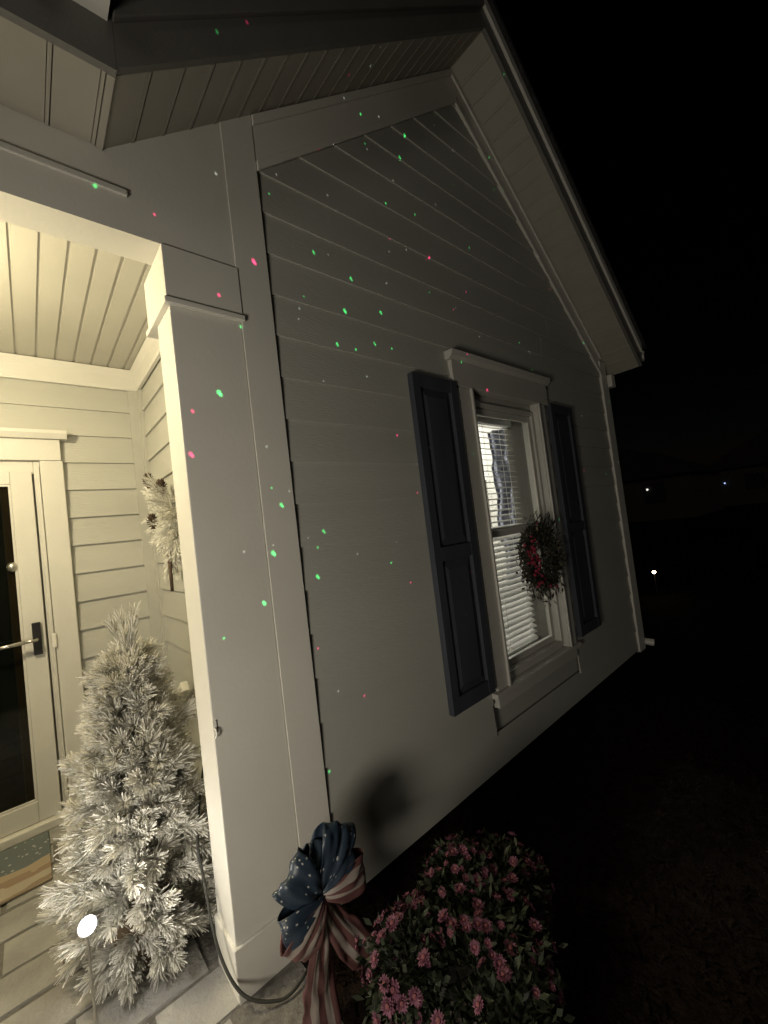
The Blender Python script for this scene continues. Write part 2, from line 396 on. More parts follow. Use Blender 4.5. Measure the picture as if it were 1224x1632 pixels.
MB().tube([(WX0+.06, yb-.035, WZ1-.06), (WX0+.062, yb-.037, 1.25)], .004, 6).build('tilt_wand', blindm, win)

# lit room behind the window
rm = MB()
rm.box(.87, .90, 1.841, 5.2, 0, 2.70); rm.box(4.56, 4.60, 1.841, 5.2, 0, 2.70); rm.box(.90, 4.56, 5.2, 5.24, 0, 2.70)
rm.box(.87, 4.6, 1.841, 5.24, 2.70, 2.74); rm.box(.87, 4.6, 1.841, 5.24, -.02, .02)
room = rm.build('room_shell', drywall, house)
m = MB()
for (a, b, c, d) in ((3.46, 3.54, .0, 2.2), (2.94, 3.02, .0, 2.2), (3.02, 3.46, 2.12, 2.2)): m.box(4.535, 4.559, a, b, c, d)
m.build('room_door_casing', trimw, room)
m = MB(); m.box(4.545, 4.559, 3.02, 3.46, .02, 2.12); m.box(4.535, 4.545, 3.10, 3.38, 1.2, 2.0); m.build('room_door', trimw, room)
m = MB(); m.box(4.53, 4.559, 3.62, 3.86, 1.35, 1.85); m.build('picture_frame', wood_in, room)
m = MB(); N = 60; pts = []
for i in range(N+1):
    t = i/N; pts.append((4.40 + .05*math.sin(t*34) + .02*math.sin(t*71+1), 2.02 + t*.88))
for j in range(28):
    z0, z1 = .05 + j*.09, .05 + (j+1)*.09
    for i in range(N):
        def q(i, z): x, y = pts[i]; return (x + .03*math.sin(z*9 + y*6) + .05*noise.noise(Vector((x*9, y*9, z*7))), y + (.018*math.sin(z*5.3) + .03*noise.noise(Vector((0, y*4, z*6))))*(i/N), z)
        m.add([q(i, z0), q(i+1, z0), q(i+1, z1), q(i, z1)], [(0, 1, 2, 3)])
m.build('drape', drape, room, smooth=True)
lamp('room_lamp', 'POINT', (3.75, 4.3, 2.40), 160, (1, .97, .92), room, .12)
m = MB(); m.lathe([(.03, 0), (.14, 0), (.16, .05), (.05, .08), (.05, .12)], (3.75, 4.3, 2.58)); m.build('ceiling_fixture', plastw, room, True)

# shutters
for xa, xb in ((1.655, 2.048), (3.252, 3.640)):
    z0, z1 = .492, 2.385; yb_, yf = 1.551, 1.514
    s = MB(); s.box(xa, xa+.062, yf, yb_, z0, z1); s.box(xb-.062, xb, yf, yb_, z0, z1)
    for a, b in ((z0, z0+.085), (1.32, 1.40), (z1-.075, z1)): s.box(xa+.062, xb-.062, yf+.001, yb_, a, b)
    s.box(xa+.062, xb-.062, yf+.022, yb_-.002, z0+.085, z1-.075)
    so = s.build('shutter', navy, house, bevel=.003)
    for a, b in ((z0+.085, 1.32), (1.40, z1-.075)):
        p = MB(); x0, x1 = xa+.066, xb-.066; a += .004; b -= .004; e = .045
        p.add([(x0, yf+.0215, a), (x1, yf+.0215, a), (x1, yf+.0215, b), (x0, yf+.0215, b),
               (x0+e, yf+.006, a+e), (x1-e, yf+.006, a+e), (x1-e, yf+.006, b-e), (x0+e, yf+.006, b-e)],
              [(4, 5, 6, 7), (0, 1, 5, 4), (1, 2, 6, 5), (2, 3, 7, 6), (3, 0, 4, 7)])
        p.build('raised_panel', navy, so)

# ------------------------------------------------------------------ storm door on the porch
D = empty('front_door'); D.parent = house
m = MB(); m.box(.095, .212, YB-.045, YB+.002, .0, 2.235); m.build('casing', trimw, D, bevel=.004)
m = MB(); m.box(-1.12, -.985, YB-.045, YB+.002, .0, 2.235); m.build('casing', trimw, D, bevel=.004)
MB().box(-1.14, .205, YB-.050, YB+.002, 2.236, 2.372).build('head_board', trimw, D, bevel=.003)
m = MB(); m.prism([(YB+.002, 2.373), (YB-.075, 2.373), (YB-.095, 2.405), (YB-.095, 2.425), (YB+.002, 2.43)], 'x', -1.16, .243); m.build('head_cap', trimw, D)
m = MB(); m.box(.062, .0945, YB-.020, YB+.002, .03, 2.234); m.box(-.98, .0615, YB-.020, YB+.002, 2.15, 2.234); m.box(.072, .090, YB-.032, YB-.0205, .03, 2.2)
m.build('jamb', trimw, D, bevel=.002)
gx1, gz0, gz1 = -.052, .175, 2.085
dx0, dx1, dz0, dz1 = -.935, .052, .055, 2.165
m = MB(); yf = YB-.042
m.box(gx1, dx1, yf, YB-.008, dz0, dz1); m.box(dx0, -.83, yf, YB-.008, dz0, dz1)
m.box(-.83, gx1, yf, YB-.008, gz1, dz1); m.box(-.83, gx1, yf, YB-.008, dz0, gz0)
sd = m.build('storm_door', trimw, D, bevel=.004)
m = MB(); e = .012
m.box(gx1-e, gx1-.001, yf+.006, yf+.02, gz0, gz1); m.box(-.829, -.829+e, yf+.006, yf+.02, gz0, gz1); m.box(-.829+e, gx1-e, yf+.006, yf+.02, gz1-e, gz1); m.box(-.829+e, gx1-e, yf+.004, yf+.02, gz0, gz0+e)
m.build('glazing_bead', trimw, D)
MB().box(-.82, gx1-e+.001, yf+.018, yf+.024, gz0+.005, gz1-.005).build('pane', glass_mat('door_glass', (.45, .47, .45)), D)
# dark entry door behind the glass, with its wooden jamb
dd = mat('entry_door', (.13, .125, .115), .3, .3, 4)
MB().box(-.95, -.105, YB-.003, YB+.0035, .05, 2.15).build('entry_door', dd, D)
m = MB(); m.box(-.10, -.053, YB-.012, YB+.003, .05, 2.15); m.build('entry_jamb', wood_in, D)
m = MB(); m.lathe([(.0, -.03), (.02, -.022), (.028, 0), (.02, .022), (.0, .03)], (-.075, YB-.03, 1.58), 12); m.build('entry_knob', chrome, D, True)
m = MB(); m.box(-.012, .030, yf-.022, yf-.001, 1.03, 1.225); hp = m.build('handle', blackm, D, bevel=.004)
m = MB(); m.tube([(.008, yf-.012, 1.125), (.008, yf-.062, 1.125), (-.05, yf-.066, 1.125)], .009, 10); m.tube([(-.05, yf-.066, 1.125), (-.20, yf-.066, 1.12)], .011, 10); m.build('lever', chrome, hp, True)
m = MB(); m.box(.078, .10, yf-.020, yf-.006, 1.05, 1.14); m.build('strike_plate', plastw, D, bevel=.006)
m = MB(); m.box(-.98, .095, YB-.085, YB+.001, .004, .052); m.build('threshold', trim, D, bevel=.006)

# ------------------------------------------------------------------ power strip and cord on the porch side wall
ps_ = tag(empty('power_strip', (0, 0, 0)), 'white power strip hung slantwise on the lit porch side wall', 'power strip')
a, b = Vector((XS-.06, 3.10, .50)), Vector((XS-.06, 2.72, .75)); d = (b-a).normalized(); nx = Vector((-1, 0, 0)); pr = d.cross(nx)
m = MB(); c_ = [a+s1*pr*.03+s2*nx*.022 for s1 in (-1, 1) for s2 in (-1, 1)] + [b+s1*pr*.03+s2*nx*.022 for s1 in (-1, 1) for s2 in (-1, 1)]
m.add(c_, [(0, 1, 3, 2), (4, 6, 7, 5), (0, 4, 5, 1), (2, 3, 7, 6), (0, 2, 6, 4), (1, 5, 7, 3)]); m.build('housing', plastw, ps_, bevel=.006)
for k, t in enumerate((.55, .72, .88)):
    p = a.lerp(b, t) - Vector((.03, 0, 0))
    m = MB(); m.box(p.x-.03, p.x, p.y-.016, p.y+.016, p.z-.05, p.z-.002); pl = m.build('plug', plastw if k == 2 else blackm, ps_, bevel=.004)
    m = MB(); m.tube([p+Vector((-.015, 0, -.05)), p+Vector((-.02, .02*k, -.16)), p+Vector((-.01, .05-.03*k, -.32)), p+Vector((-.02, .02, -.6))], .005, 6); m.build('cord', cablem, pl, True)
def spline(pts, n=10):
    pts = [Vector(p) for p in pts]; out = []
    for i in range(len(pts)-1):
        p0, p1, p2, p3 = pts[max(i-1, 0)], pts[i], pts[i+1], pts[min(i+2, len(pts)-1)]
        for k in range(n):
            t = k/n; out.append(.5*((2*p1)+(p2-p0)*t+(2*p0-5*p1+4*p2-p3)*t*t+(3*p1-p0-3*p2+p3)*t**3))
    return out+[pts[-1]]
m = MB(); m.tube(spline([(.60, 2.2, .62), (.43, 1.82, .46), (.41, 1.72, .32), (.405, 1.60, .16), (.44, 1.50, .06), (.53, 1.44, .012), (.60, 1.43, .012), (.69, 1.47, .012)]), .0052, 8)
tag(m.build('extension_cord', cablem, smooth=True), 'dark extension cord trailing down past the column plinth onto the pavers', 'cord')
hk = MB(); hk.tube(spline([(.452, 1.548, .92), (.452, 1.538, .915), (.452, 1.534, .90), (.447, 1.536, .89), (.442, 1.54, .893)], 5), .003, 6); hk.box(.446, .458, 1.545, 1.5495, .90, .945)
tag(hk.build('column_hook', plastw), 'small white adhesive hook on the porch column edge', 'hook')

# ------------------------------------------------------------------ flocked greenery
def needles(mb, a, b, n, ln, spread, rnd, w=.0016, dark=.12, droop=0):
    """needles along a twig a->b, fanning forwards"""
    a, b = Vector(a), Vector(b); d = (b-a).normalized(); o1 = d.orthogonal().normalized(); o2 = d.cross(o1)
    for i in range(n):
        t = rnd.random()**.8; p = a.lerp(b, t); ang = rnd.uniform(0, 6.283); sp = spread*rnd.uniform(.5, 1.1)*(1-.35*t)
        q = (d*math.cos(sp) + (o1*math.cos(ang)+o2*math.sin(ang))*math.sin(sp)); q.z -= droop*rnd.random()
        q.normalize(); l = ln*rnd.uniform(.65, 1.15); s = q.cross(Vector((rnd.uniform(-1, 1), rnd.uniform(-1, 1), rnd.uniform(-1, 1)))).normalized()*w*rnd.uniform(.8, 1.5)
        e = p+q*l; mb.add([p-s*.7, p+s*.7, e+s, e-s], [(0, 1, 2, 3)], 1 if rnd.random() < dark else 0)
def flocked_tree():
    rnd = random.Random(11); cx, cy = .268, 2.03
    T = tag(empty('flocked_tree', (0, 0, 0)), 'snow-flocked artificial pencil pine tree in burlap pot beside the porch column', 'tree')
    m = MB(); m.tube([(cx, cy, .1), (cx+.01, cy, .7), (cx+.03, cy, 1.2)], .02, 8, r1=.006); m.build('trunk', barkm, T, True)
    m = MB(); m.lathe([(.09, 0), (.135, .02), (.15, .12), (.14, .22), (.15, .24), (.13, .235), (.03, .20)], (cx, cy, .003), 20); m.build('pot', burlap, T, True)
    f = MB()
    nb = 190
    for i in range(nb):
        t = (i+.5)/nb; z = .07 + 1.06*t; R = .24*(1-t)**.72*(.8+.2*min(1, t*6)) + .022
        R *= rnd.uniform(.72, 1.08)
        ang = i*2.39996 + rnd.uniform(-.3, .3); up_ = -.05 + 1.1*t + rnd.uniform(-.2, .2)
        d = Vector((math.cos(ang), math.sin(ang), up_)).normalized(); a = Vector((cx+.012*t, cy, z-.04)); e = a+d*R*(1+.25*t)
        f.tube([a, e], .003, 4, 1, cap=False)
        needles(f, a.lerp(e, .15), e, 120, .06, .95, rnd, w=.0011, dark=.22)
        for k in range(4):
            s = a.lerp(e, rnd.uniform(.4, .95)); dd_ = (d + Vector((rnd.uniform(-.8, .8), rnd.uniform(-.8, .8), rnd.uniform(-.3, .5)))).normalized()
            e2 = s+dd_*rnd.uniform(.06, .11)*(1-.3*t)
            f.tube([s, e2], .002, 4, 1, cap=False); needles(f, s, e2+dd_*.005, 170, .064, .7, rnd, w=.0012, dark=.05)
    for k in range(5):
        d = Vector((rnd.uniform(-.3, .3), rnd.uniform(-.3, .3), 1)).normalized(); a = Vector((cx+.015, cy, 1.08+.02*k)); needles(f, a, a+d*.16, 150, .065, .5, rnd, w=.0012, dark=.1)
    o = f.build('crown', [needle, needle_d], T)
flocked_tree()
def porch_swag():
    rnd = random.Random(21); S = tag(empty('flocked_swag', (0, 0, 0)), 'snow-flocked pine swag with pine cone hanging on the porch side wall', 'wreath')
    c = Vector((.64, 2.62, 1.75)); f = MB()
    for i in range(70):
        a = rnd.uniform(0, 6.283); r_ = rnd.uniform(.02, .17)
        s = c + Vector((rnd.uniform(-.02, .03), math.cos(a)*r_, math.sin(a)*r_*1.25))
        d = Vector((rnd.uniform(-.9, .1), math.cos(a)*.8, math.sin(a)*.8-.35)).normalized(); e = s+d*rnd.uniform(.07, .13)
        f.tube([s, e], .002, 4, 1, cap=False); needles(f, s, e, 90, .052, .75, rnd, w=.0012, dark=.12)
    f.build('foliage', [needle, needle_d], S)
    m = MB(); m.tube([c+Vector((-.03, -.02, -.2)), c+Vector((-.035, -.03, -.42))], .012, 7, r1=.009); m.build('stem', barkm, S, True)
    for p in ((-.09, .02, .22), (-.1, -.03, -.02), (-.05, -.08, .17)):
        m = MB(); cc = c+Vector(p)
        for k in range(7):
            z = -.035+k*.012; rr = .028*math.sin(math.pi*(k+1)/8.5)
            for q in range(8):
                a = q*math.pi/4+k*.4; v = Vector((math.cos(a)*rr, math.sin(a)*rr, z))
                m.add([cc+v*.5, cc+v+Vector((-math.sin(a)*.008, math.cos(a)*.008, .002)), cc+v*1.25+Vector((0, 0, .008)), cc+v+Vector((math.sin(a)*.008, -math.cos(a)*.008, .002))], [(0, 1, 2, 3)])
        m.build('pine_cone', barkm, S)
porch_swag()

# ------------------------------------------------------------------ wreath hanging in the window
def window_wreath():
    rnd = random.Random(5); c = Vector((2.77, 1.525, 1.20)); W = tag(empty('window_wreath', (0, 0, 0)), 'dark twig and leaf wreath with red berries hanging on the lit window', 'wreath')
    f = MB()
    for k in range(26):
        ph = rnd.uniform(0, 6.28); pts = []
        for i in range(25):
            a = i/24*6.283+ph; rr = .18+.045*math.sin(3*a+k)+rnd.uniform(-.015, .015)
            pts.append(c+Vector((math.cos(a)*rr, .03*math.sin(5*a+k*2), math.sin(a)*rr)))
        f.tube(pts, .0035, 4, cap=False)
    f.build('ring', vine, W)
    f = MB()
    for i in range(1500):
        a = rnd.uniform(0, 6.283); rr = .175+rnd.gauss(0, .06); p = c+Vector((math.cos(a)*rr, -.025+rnd.gauss(0, .025), math.sin(a)*rr))
        d = Vector((math.cos(a+rnd.uniform(-1.2, 1.2)), rnd.uniform(-.7, .2), math.sin(a+rnd.uniform(-1.2, 1.2)))).normalized(); s = d.cross(Vector((rnd.uniform(-1, 1), 1, rnd.uniform(-1, 1)))).normalized()
        l, ww = rnd.uniform(.03, .065), rnd.uniform(.004, .010)
        f.add([p, p+d*l*.5+s*ww, p+d*l, p+d*l*.5-s*ww], [(0, 1, 2, 3)], 0)
    f.build('leaves', wgreen, W)
    bm = MB(); bm.lathe([(.0, -.011), (.008, -.007), (.011, 0), (.008, .007), (.0, .011)], (0, 0, 0), 8); be = bm.mesh('berry', berry, True)
    for i in range(64):
        a = math.pi + rnd.gauss(.25, .6); rr = .19+rnd.gauss(0, .035); o = inst(be, 'berry', W, c+Vector((math.cos(a)*rr, -.055+rnd.uniform(-.02, .02), math.sin(a)*rr))); o.scale = [rnd.uniform(.7, 1.25)]*3
    for a, l in ((.15, .10), (-.25, .09), (-.4, .08), (.35, .08), (1.9, .07), (1.2, .06)):
        p = c+Vector((math.cos(a)*.19, -.05, math.sin(a)*.19)); d = Vector((math.cos(a), -.1, math.sin(a)+.15)).normalized(); s = d.cross(Vector((0, 1, .4))).normalized()
        m = MB(); m.add([p, p+d*l*.45+s*.012, p+d*l, p+d*l*.45-s*.012, p+d*l*.45+Vector((0, .004, 0))], [(0, 4, 1), (1, 4, 2), (2, 4, 3), (3, 4, 0)]); m.build('dry_leaf', dryleaf, W)
window_wreath()

# ------------------------------------------------------------------ star and stripe bow
def ribbon_mat(name, kind):
    m = bpy.data.materials.new(name); m.use_nodes = True; t = m.node_tree; b = t.nodes['Principled BSDF']; b.inputs['Roughness'].default_value = .5
    tc = t.nodes.new('ShaderNodeTexCoord')
    if kind == 'stripe':
        sx = t.nodes.new('ShaderNodeSeparateXYZ'); t.links.new(tc.outputs['UV'], sx.inputs[0])
        mu = t.nodes.new('ShaderNodeMath'); mu.operation = 'MULTIPLY'; mu.inputs[1].default_value = 2.5; t.links.new(sx.outputs[0], mu.inputs[0])
        fr = t.nodes.new('ShaderNodeMath'); fr.operation = 'FRACT'; t.links.new(mu.outputs[0], fr.inputs[0])
        gt = t.nodes.new('ShaderNodeMath'); gt.operation = 'GREATER_THAN'; gt.inputs[1].default_value = .5; t.links.new(fr.outputs[0], gt.inputs[0])
        mx = t.nodes.new('ShaderNodeMix'); mx.data_type = 'RGBA'; t.links.new(gt.outputs[0], mx.inputs['Factor'])
        mx.inputs['A'].default_value = (.125, .055, .054, 1); mx.inputs['B'].default_value = (.29, .245, .22, 1)
        t.links.new(mx.outputs['Result'], b.inputs['Base Color'])
    else:
        vo = t.nodes.new('ShaderNodeTexVoronoi'); vo.inputs['Scale'].default_value = 9; vo.inputs['Randomness'].default_value = .55; t.links.new(tc.outputs['UV'], vo.inputs['Vector'])
        lt = t.nodes.new('ShaderNodeMath'); lt.operation = 'LESS_THAN'; lt.inputs[1].default_value = .19; t.links.new(vo.outputs['Distance'], lt.inputs[0])
        mx = t.nodes.new('ShaderNodeMix'); mx.data_type = 'RGBA'; t.links.new(lt.outputs[0], mx.inputs['Factor'])
        mx.inputs['A'].default_value = (.022, .036, .058, 1); mx.inputs['B'].default_value = (.40, .40, .38, 1)
        t.links.new(mx.outputs['Result'], b.inputs['Base Color']); b.inputs['Roughness'].default_value = .42
    return m
stripe = ribbon_mat('striped_ribbon', 'stripe'); stars = ribbon_mat('starry_ribbon', 'stars')
def bow():
    B = tag(empty('patriotic_bow', (0, 0, 0)), 'large bow of starry blue loops and red and cream striped tails by the column foot', 'bow')
    c = Vector((.652, 1.335, .372))
    def strip(name, cen, wid, mt, sag=.0, uvk=1.0):
        """cen: list of (point, width direction, width)"""
        m = MB(); n = 14; rows = []
        for i, (p, wdir, ww) in enumerate(cen):
            nrm = Vector((0, -1, 0)); rows.append([p+wdir*ww*(k/n-.5)+nrm*(sag*(1-(2*k/n-1)**2)+.13*noise.noise(p*16+wdir*(k*.45))+.05*math.cos(k/n*19)*max(0, 1.2-ww/wid))*ww+(p-c).normalized()*.012*noise.noise(p*14+wdir*k*.3) for k in range(n+1)])
        q = n+1; K = len(rows)
        ij = [(i, k) for i in range(K-1) for k in range(n)]
        m.add([v for r_ in rows for v in r_], [(i*q+k, i*q+k+1, (i+1)*q+k+1, (i+1)*q+k) for i, k in ij], 0,
              [[(k/n, i/K*uvk), ((k+1)/n, i/K*uvk), ((k+1)/n, (i+1)/K*uvk), (k/n, (i+1)/K*uvk)] for i, k in ij])
        o = m.build(name, mt, B, True); s = o.modifiers.new('thick', 'SOLIDIFY'); s.thickness = .0008; return o
    def loop(ang, L, W, H, mt, off=0, twist=.0):
        d = Vector((math.cos(ang), 0, math.sin(ang))); pd = Vector((-math.sin(ang), 0, math.cos(ang))); cen = []
        for i in range(29):
            t = i/28; a = math.pi*t*2; r_ = L*(.5-.5*math.cos(a)); yy = -H*math.sin(a)*.6 - .02*off - .015
            ww = W*(.22+.78*math.sin(math.pi*min(1, r_/L*.62))) ; cen.append((c+d*r_+Vector((0, yy, 0))+pd*twist*math.sin(a)*W, pd, ww))
        strip('loop', cen, W, mt, .10, 2.2)
    loop(R_(130), .165, .135, .06, stars, 1); loop(R_(60), .20, .14, .06, stars, 1); loop(R_(190), .15, .11, .045, stars, 2); loop(R_(72), .14, .12, .05, stars, 0)
    loop(R_(220), .165, .12, .05, stripe, 2); loop(R_(-4), .165, .12, .05, stripe, 2); loop(R_(20), .14, .10, .04, stars, 2)
    def tail(pts, w0, w1):
        P = spline(pts, 8); n = len(P); cen = []
        for i, p in enumerate(P):
            t = i/(n-1); d = (P[min(i+1, n-1)]-P[max(i-1, 0)]).normalized(); wd = d.cross(Vector((0, 1, 0))).normalized(); wd = (wd+Vector((0, .25*math.sin(t*5), 0))).normalized()
            cen.append((p, -wd, w0+(w1-w0)*min(1, t*2)))
        strip('tail', cen, w1, stripe, .12, 2)
    y = c.y-.03
    tail([(.655, y, .35), (.638, y-.02, .25), (.615, y-.01, .12), (.605, y-.02, .03), (.60, y-.04, .006)], .05, .125)
    tail([(.66, y, .35), (.70, y-.015, .24), (.765, y-.02, .12), (.82, y-.01, .03)], .045, .11)
    m = MB(); m.lathe([(.012, -.03), (.026, -.02), (.03, 0), (.026, .02), (.012, .03)], c+Vector((0, -.035, 0)), 12); m.build('knot', stripe, B, True)
    m = MB(); m.tube([(.675, c.y+.03, .0), (.655, c.y+.02, .40)], .004, 6); m.build('stake', blackm, B)
bow()

# ------------------------------------------------------------------ chrysanthemums
def mums():
    rnd = random.Random(9); M = tag(empty('potted_mum', (0, 0, 0)), 'bushy pink chrysanthemum plant spilling over the mulch bed', 'plant')
    c = Vector((.965, .90, .24))
    m = MB(); m.lathe([(.10, 0), (.13, .02), (.15, .15), (.155, .17), (.12, .165)], (c.x, c.y, .003), 20); m.build('pot', mat('grey_pot', (.10, .09, .08), .7), M, True)
    lobes = [((.90, .88, .20), (.27, .25, .22), 5), ((1.02, 1.01, .32), (.125, .115, .115), 2), ((1.17, .95, .22), (.155, .16, .16), 2.4), ((.74, .97, .29), (.14, .13, .13), 2), ((.84, .70, .22), (.17, .14, .17), 2)]
    def shell(k):
        while True:
            ci, ri, _ = rnd.choices(lobes, [l[2] for l in lobes])[0]
            v = Vector((rnd.gauss(0, 1), rnd.gauss(0, 1), rnd.gauss(.25, 1))).normalized()
            b = k*(1 + .22*noise.noise(v*2.3+Vector(ci)*5)); p = Vector(ci) + Vector((v.x*ri[0], v.y*ri[1], v.z*ri[2]))*b
            if p.z < .012: continue
            if any(l[0] != ci and sum(((p[q]-l[0][q])/l[1][q])**2 for q in range(3)) < .8 for l in lobes) and k > .9: continue
            return v, p-c
    f = MB()
    for i in range(5200):
        v, p = shell(rnd.uniform(.35, 1.0)); p = c+p; d = (v+Vector((rnd.uniform(-.8, .8), rnd.uniform(-.8, .8), rnd.uniform(-.6, .6)))).normalized()
        s = d.cross(Vector((rnd.uniform(-1, 1), rnd.uniform(-1, 1), 1))).normalized(); l, ww = rnd.uniform(.02, .04), rnd.uniform(.005, .009)
        if p.z < .012: continue
        f.add([p, p+d*l*.5+s*ww, p+d*l, p+d*l*.5-s*ww], [(0, 1, 2, 3)])
    for i in range(70):
        v, p = shell(.93); f.tube([(c.x, c.y, .16), c+p*.5+Vector((0, 0, .04)), c+p], .0022, 4, cap=False)
    f.build('foliage', leafg, M)
    fl = []
    for q in range(3):
        g = MB(); n = 15
        for ring, (rr, tilt, nn) in enumerate(((.0205, .25, 15), (.0145, .6, 11))):
            for k in range(nn):
                a = k/nn*6.283+ring*.2+rnd.uniform(-.1, .1); R2 = rr*rnd.uniform(.88, 1.08); ca, sa = math.cos(a), math.sin(a); wq = .0034
                z1 = R2*tilt*rnd.uniform(.5, 1.3)
                g.add([(ca*.004, sa*.004, 0), (ca*R2*.65-sa*wq, sa*R2*.65+ca*wq, z1*.7), (ca*R2, sa*R2, z1), (ca*R2*.65+sa*wq, sa*R2*.65-ca*wq, z1*.7)], [(0, 1, 2, 3)], 0)
        g.lathe([(.0, .0), (.006, .001), (.0055, .005), (.0, .0065)], (0, 0, .001), 8, 1)
        fl.append(g.mesh('flower', [petal, petalc]))
    placed = []; tries = 0
    while len(placed) < 290 and tries < 20000:
        tries += 1; v, p = shell(rnd.uniform(.96, 1.07)); p = c+p
        if p.z < .03 or noise.noise(v*2.6+Vector((5, 2, 1))) < -.2: continue
        if any((p-q).length < .019 for q in placed): continue
        placed.append(p); d = (v+Vector((rnd.uniform(-.35, .35), rnd.uniform(-.35, .35), rnd.uniform(-.1, .4)))).normalized()
        o = inst(fl[rnd.randrange(3)], 'flower', M, p, d.to_track_quat('Z', 'Y')); o.scale = [rnd.choice((.55, .7, .85, .95, 1.05))*rnd.uniform(.92, 1.08)]*3
mums()

# ------------------------------------------------------------------ doormat
def doormat():
    m = bpy.data.materials.new('mat_print'); m.use_nodes = True; t = m.node_tree; b = t.nodes['Principled BSDF']; b.inputs['Roughness'].default_value = .95
    tc = t.nodes.new('ShaderNodeTexCoord'); sx = t.nodes.new('ShaderNodeSeparateXYZ'); t.links.new(tc.outputs['Generated'], sx.inputs[0])
    nz = t.nodes.new('ShaderNodeTexNoise'); nz.inputs['Scale'].default_value = 5; t.links.new(tc.outputs['Generated'], nz.inputs['Vector'])
    ad = t.nodes.new('ShaderNodeMath'); ad.operation = 'MULTIPLY_ADD'; ad.inputs[1].default_value = .3; t.links.new(nz.outputs[0], ad.inputs[0]); t.links.new(sx.outputs[1], ad.inputs[2])
    cr = t.nodes.new('ShaderNodeValToRGB'); cr.color_ramp.interpolation = 'CONSTANT'; e = cr.color_ramp.elements
    e[0].position = 0; e[0].color = (.36, .31, .22, 1); e[1].position = .14; e[1].color = (.25, .19, .13, 1)
    for p, c in ((.2, (.38, .33, .25, 1)), (.36, (.27, .19, .13, 1)), (.46, (.35, .28, .19, 1)), (.62, (.12, .14, .14, 1))):
        k = e.new(p); k.color = c
    t.links.new(ad.outputs[0], cr.inputs[0])
    vo = t.nodes.new('ShaderNodeTexVoronoi'); vo.inputs['Scale'].default_value = 34; t.links.new(tc.outputs['Object'], vo.inputs['Vector'])
    lt = t.nodes.new('ShaderNodeMath'); lt.operation = 'LESS_THAN'; lt.inputs[1].default_value = .24; t.links.new(vo.outputs['Distance'], lt.inputs[0])
    g = t.nodes.new('ShaderNodeMath'); g.operation = 'GREATER_THAN'; g.inputs[1].default_value = .62; t.links.new(ad.outputs[0], g.inputs[0])
    mu = t.nodes.new('ShaderNodeMath'); mu.operation = 'MULTIPLY'; t.links.new(lt.outputs[0], mu.inputs[0]); t.links.new(g.outputs[0], mu.inputs[1])
    mx = t.nodes.new('ShaderNodeMix'); mx.data_type = 'RGBA'; t.links.new(mu.outputs[0], mx.inputs['Factor']); t.links.new(cr.outputs[0], mx.inputs['A']); mx.inputs['B'].default_value = (.36, .37, .34, 1)
    t.links.new(mx.outputs['Result'], b.inputs['Base Color'])
    o = MB().box(-.92, -.015, 2.80, 3.29, .006, .018).build('doormat', m, bevel=.004)
    tag(o, 'printed doormat with snowy blue band and tan lower band before the storm door', 'doormat')
doormat()

# ------------------------------------------------------------------ lamps
def stake_light(loc, head, aim, label, bright):
    T = tag(empty('stake_spotlight', (0, 0, 0)), label, 'lamp'); p = Vector(head); d = Vector(aim).normalized()
    m = MB(); m.tube([Vector(loc), p-d*.05], .004, 8); m.build('stake', chrome, T)
    m = MB(); m.tube([p-d*.085, p-d*.075, p-d*.03, p], .016, 16, r1=.026); m.tube([p-d*.004, p+d*.006], .029, 16, cap=False); m.build('head', blackm, T, False)
    m = MB(); m.lathe([(0, -.022), (.013, -.018), (.020, -.009), (.0225, 0), (.020, .009), (.013, .018), (0, .022)], p+d*.012, 18); m.build('lens', emit_mat('lens_glow', (1, .95, .84), bright), T)
    return T
t_ = stake_light((.062, 1.70, 0), (.063, 1.72, .412), (.0, -1, .62), 'glaring small white spotlight on a stake before the flocked tree', 160)
o = lamp('spot_glow', 'POINT', Vector((.063, 1.72, .412)) + Vector((0, -1, .62)).normalized()*.13, 3.6, (1, .95, .86), t_, .02)
# second garden floodlight, on the lawn left of the viewer, washing the gable
fp = Vector((-1.25, .22, .98)); fa = Vector((2.7, 1.33, .62)).normalized()
t_ = stake_light((-1.27, .20, 0), fp, fa, 'garden floodlight on a stake on the pavers washing the gable wall', 60)
o = lamp('flood_beam', 'SPOT', fp+fa*.03, 120, (1, .915, .76), t_, .30, spot_size=R_(122), spot_blend=1.0)
o.rotation_euler = fa.to_track_quat('-Z', 'Y').to_euler()
# hanging porch lantern
PL = tag(empty('porch_lantern', (0, 0, 0)), 'black hanging porch lantern with glowing globe before the storm door', 'lantern')
lc = Vector((-.58, 2.20, 2.60))
m = MB(); m.tube([lc+Vector((0, 0, .10)), lc+Vector((0, 0, .352))], .006, 8); m.lathe([(.05, 0), (.055, .012), (.02, .02)], lc+Vector((0, 0, .335)), 16); m.build('canopy', blackm, PL)
m = MB(); m.lathe([(.09, 0), (.03, .035), (.012, .05)], lc+Vector((0, 0, .07)), 16); m.build('cap', blackm, PL)
m = MB(); m.lathe([(.0, -.06), (.035, -.052), (.058, -.02), (.06, .01), (.045, .045), (.03, .06)], lc, 16); m.build('globe', emit_mat('globe_glow', (1, .84, .52), 18), PL, True)
lamp('lantern_light', 'POINT', lc-Vector((0, 0, .10)), 92, (1, .855, .53), PL, .07)
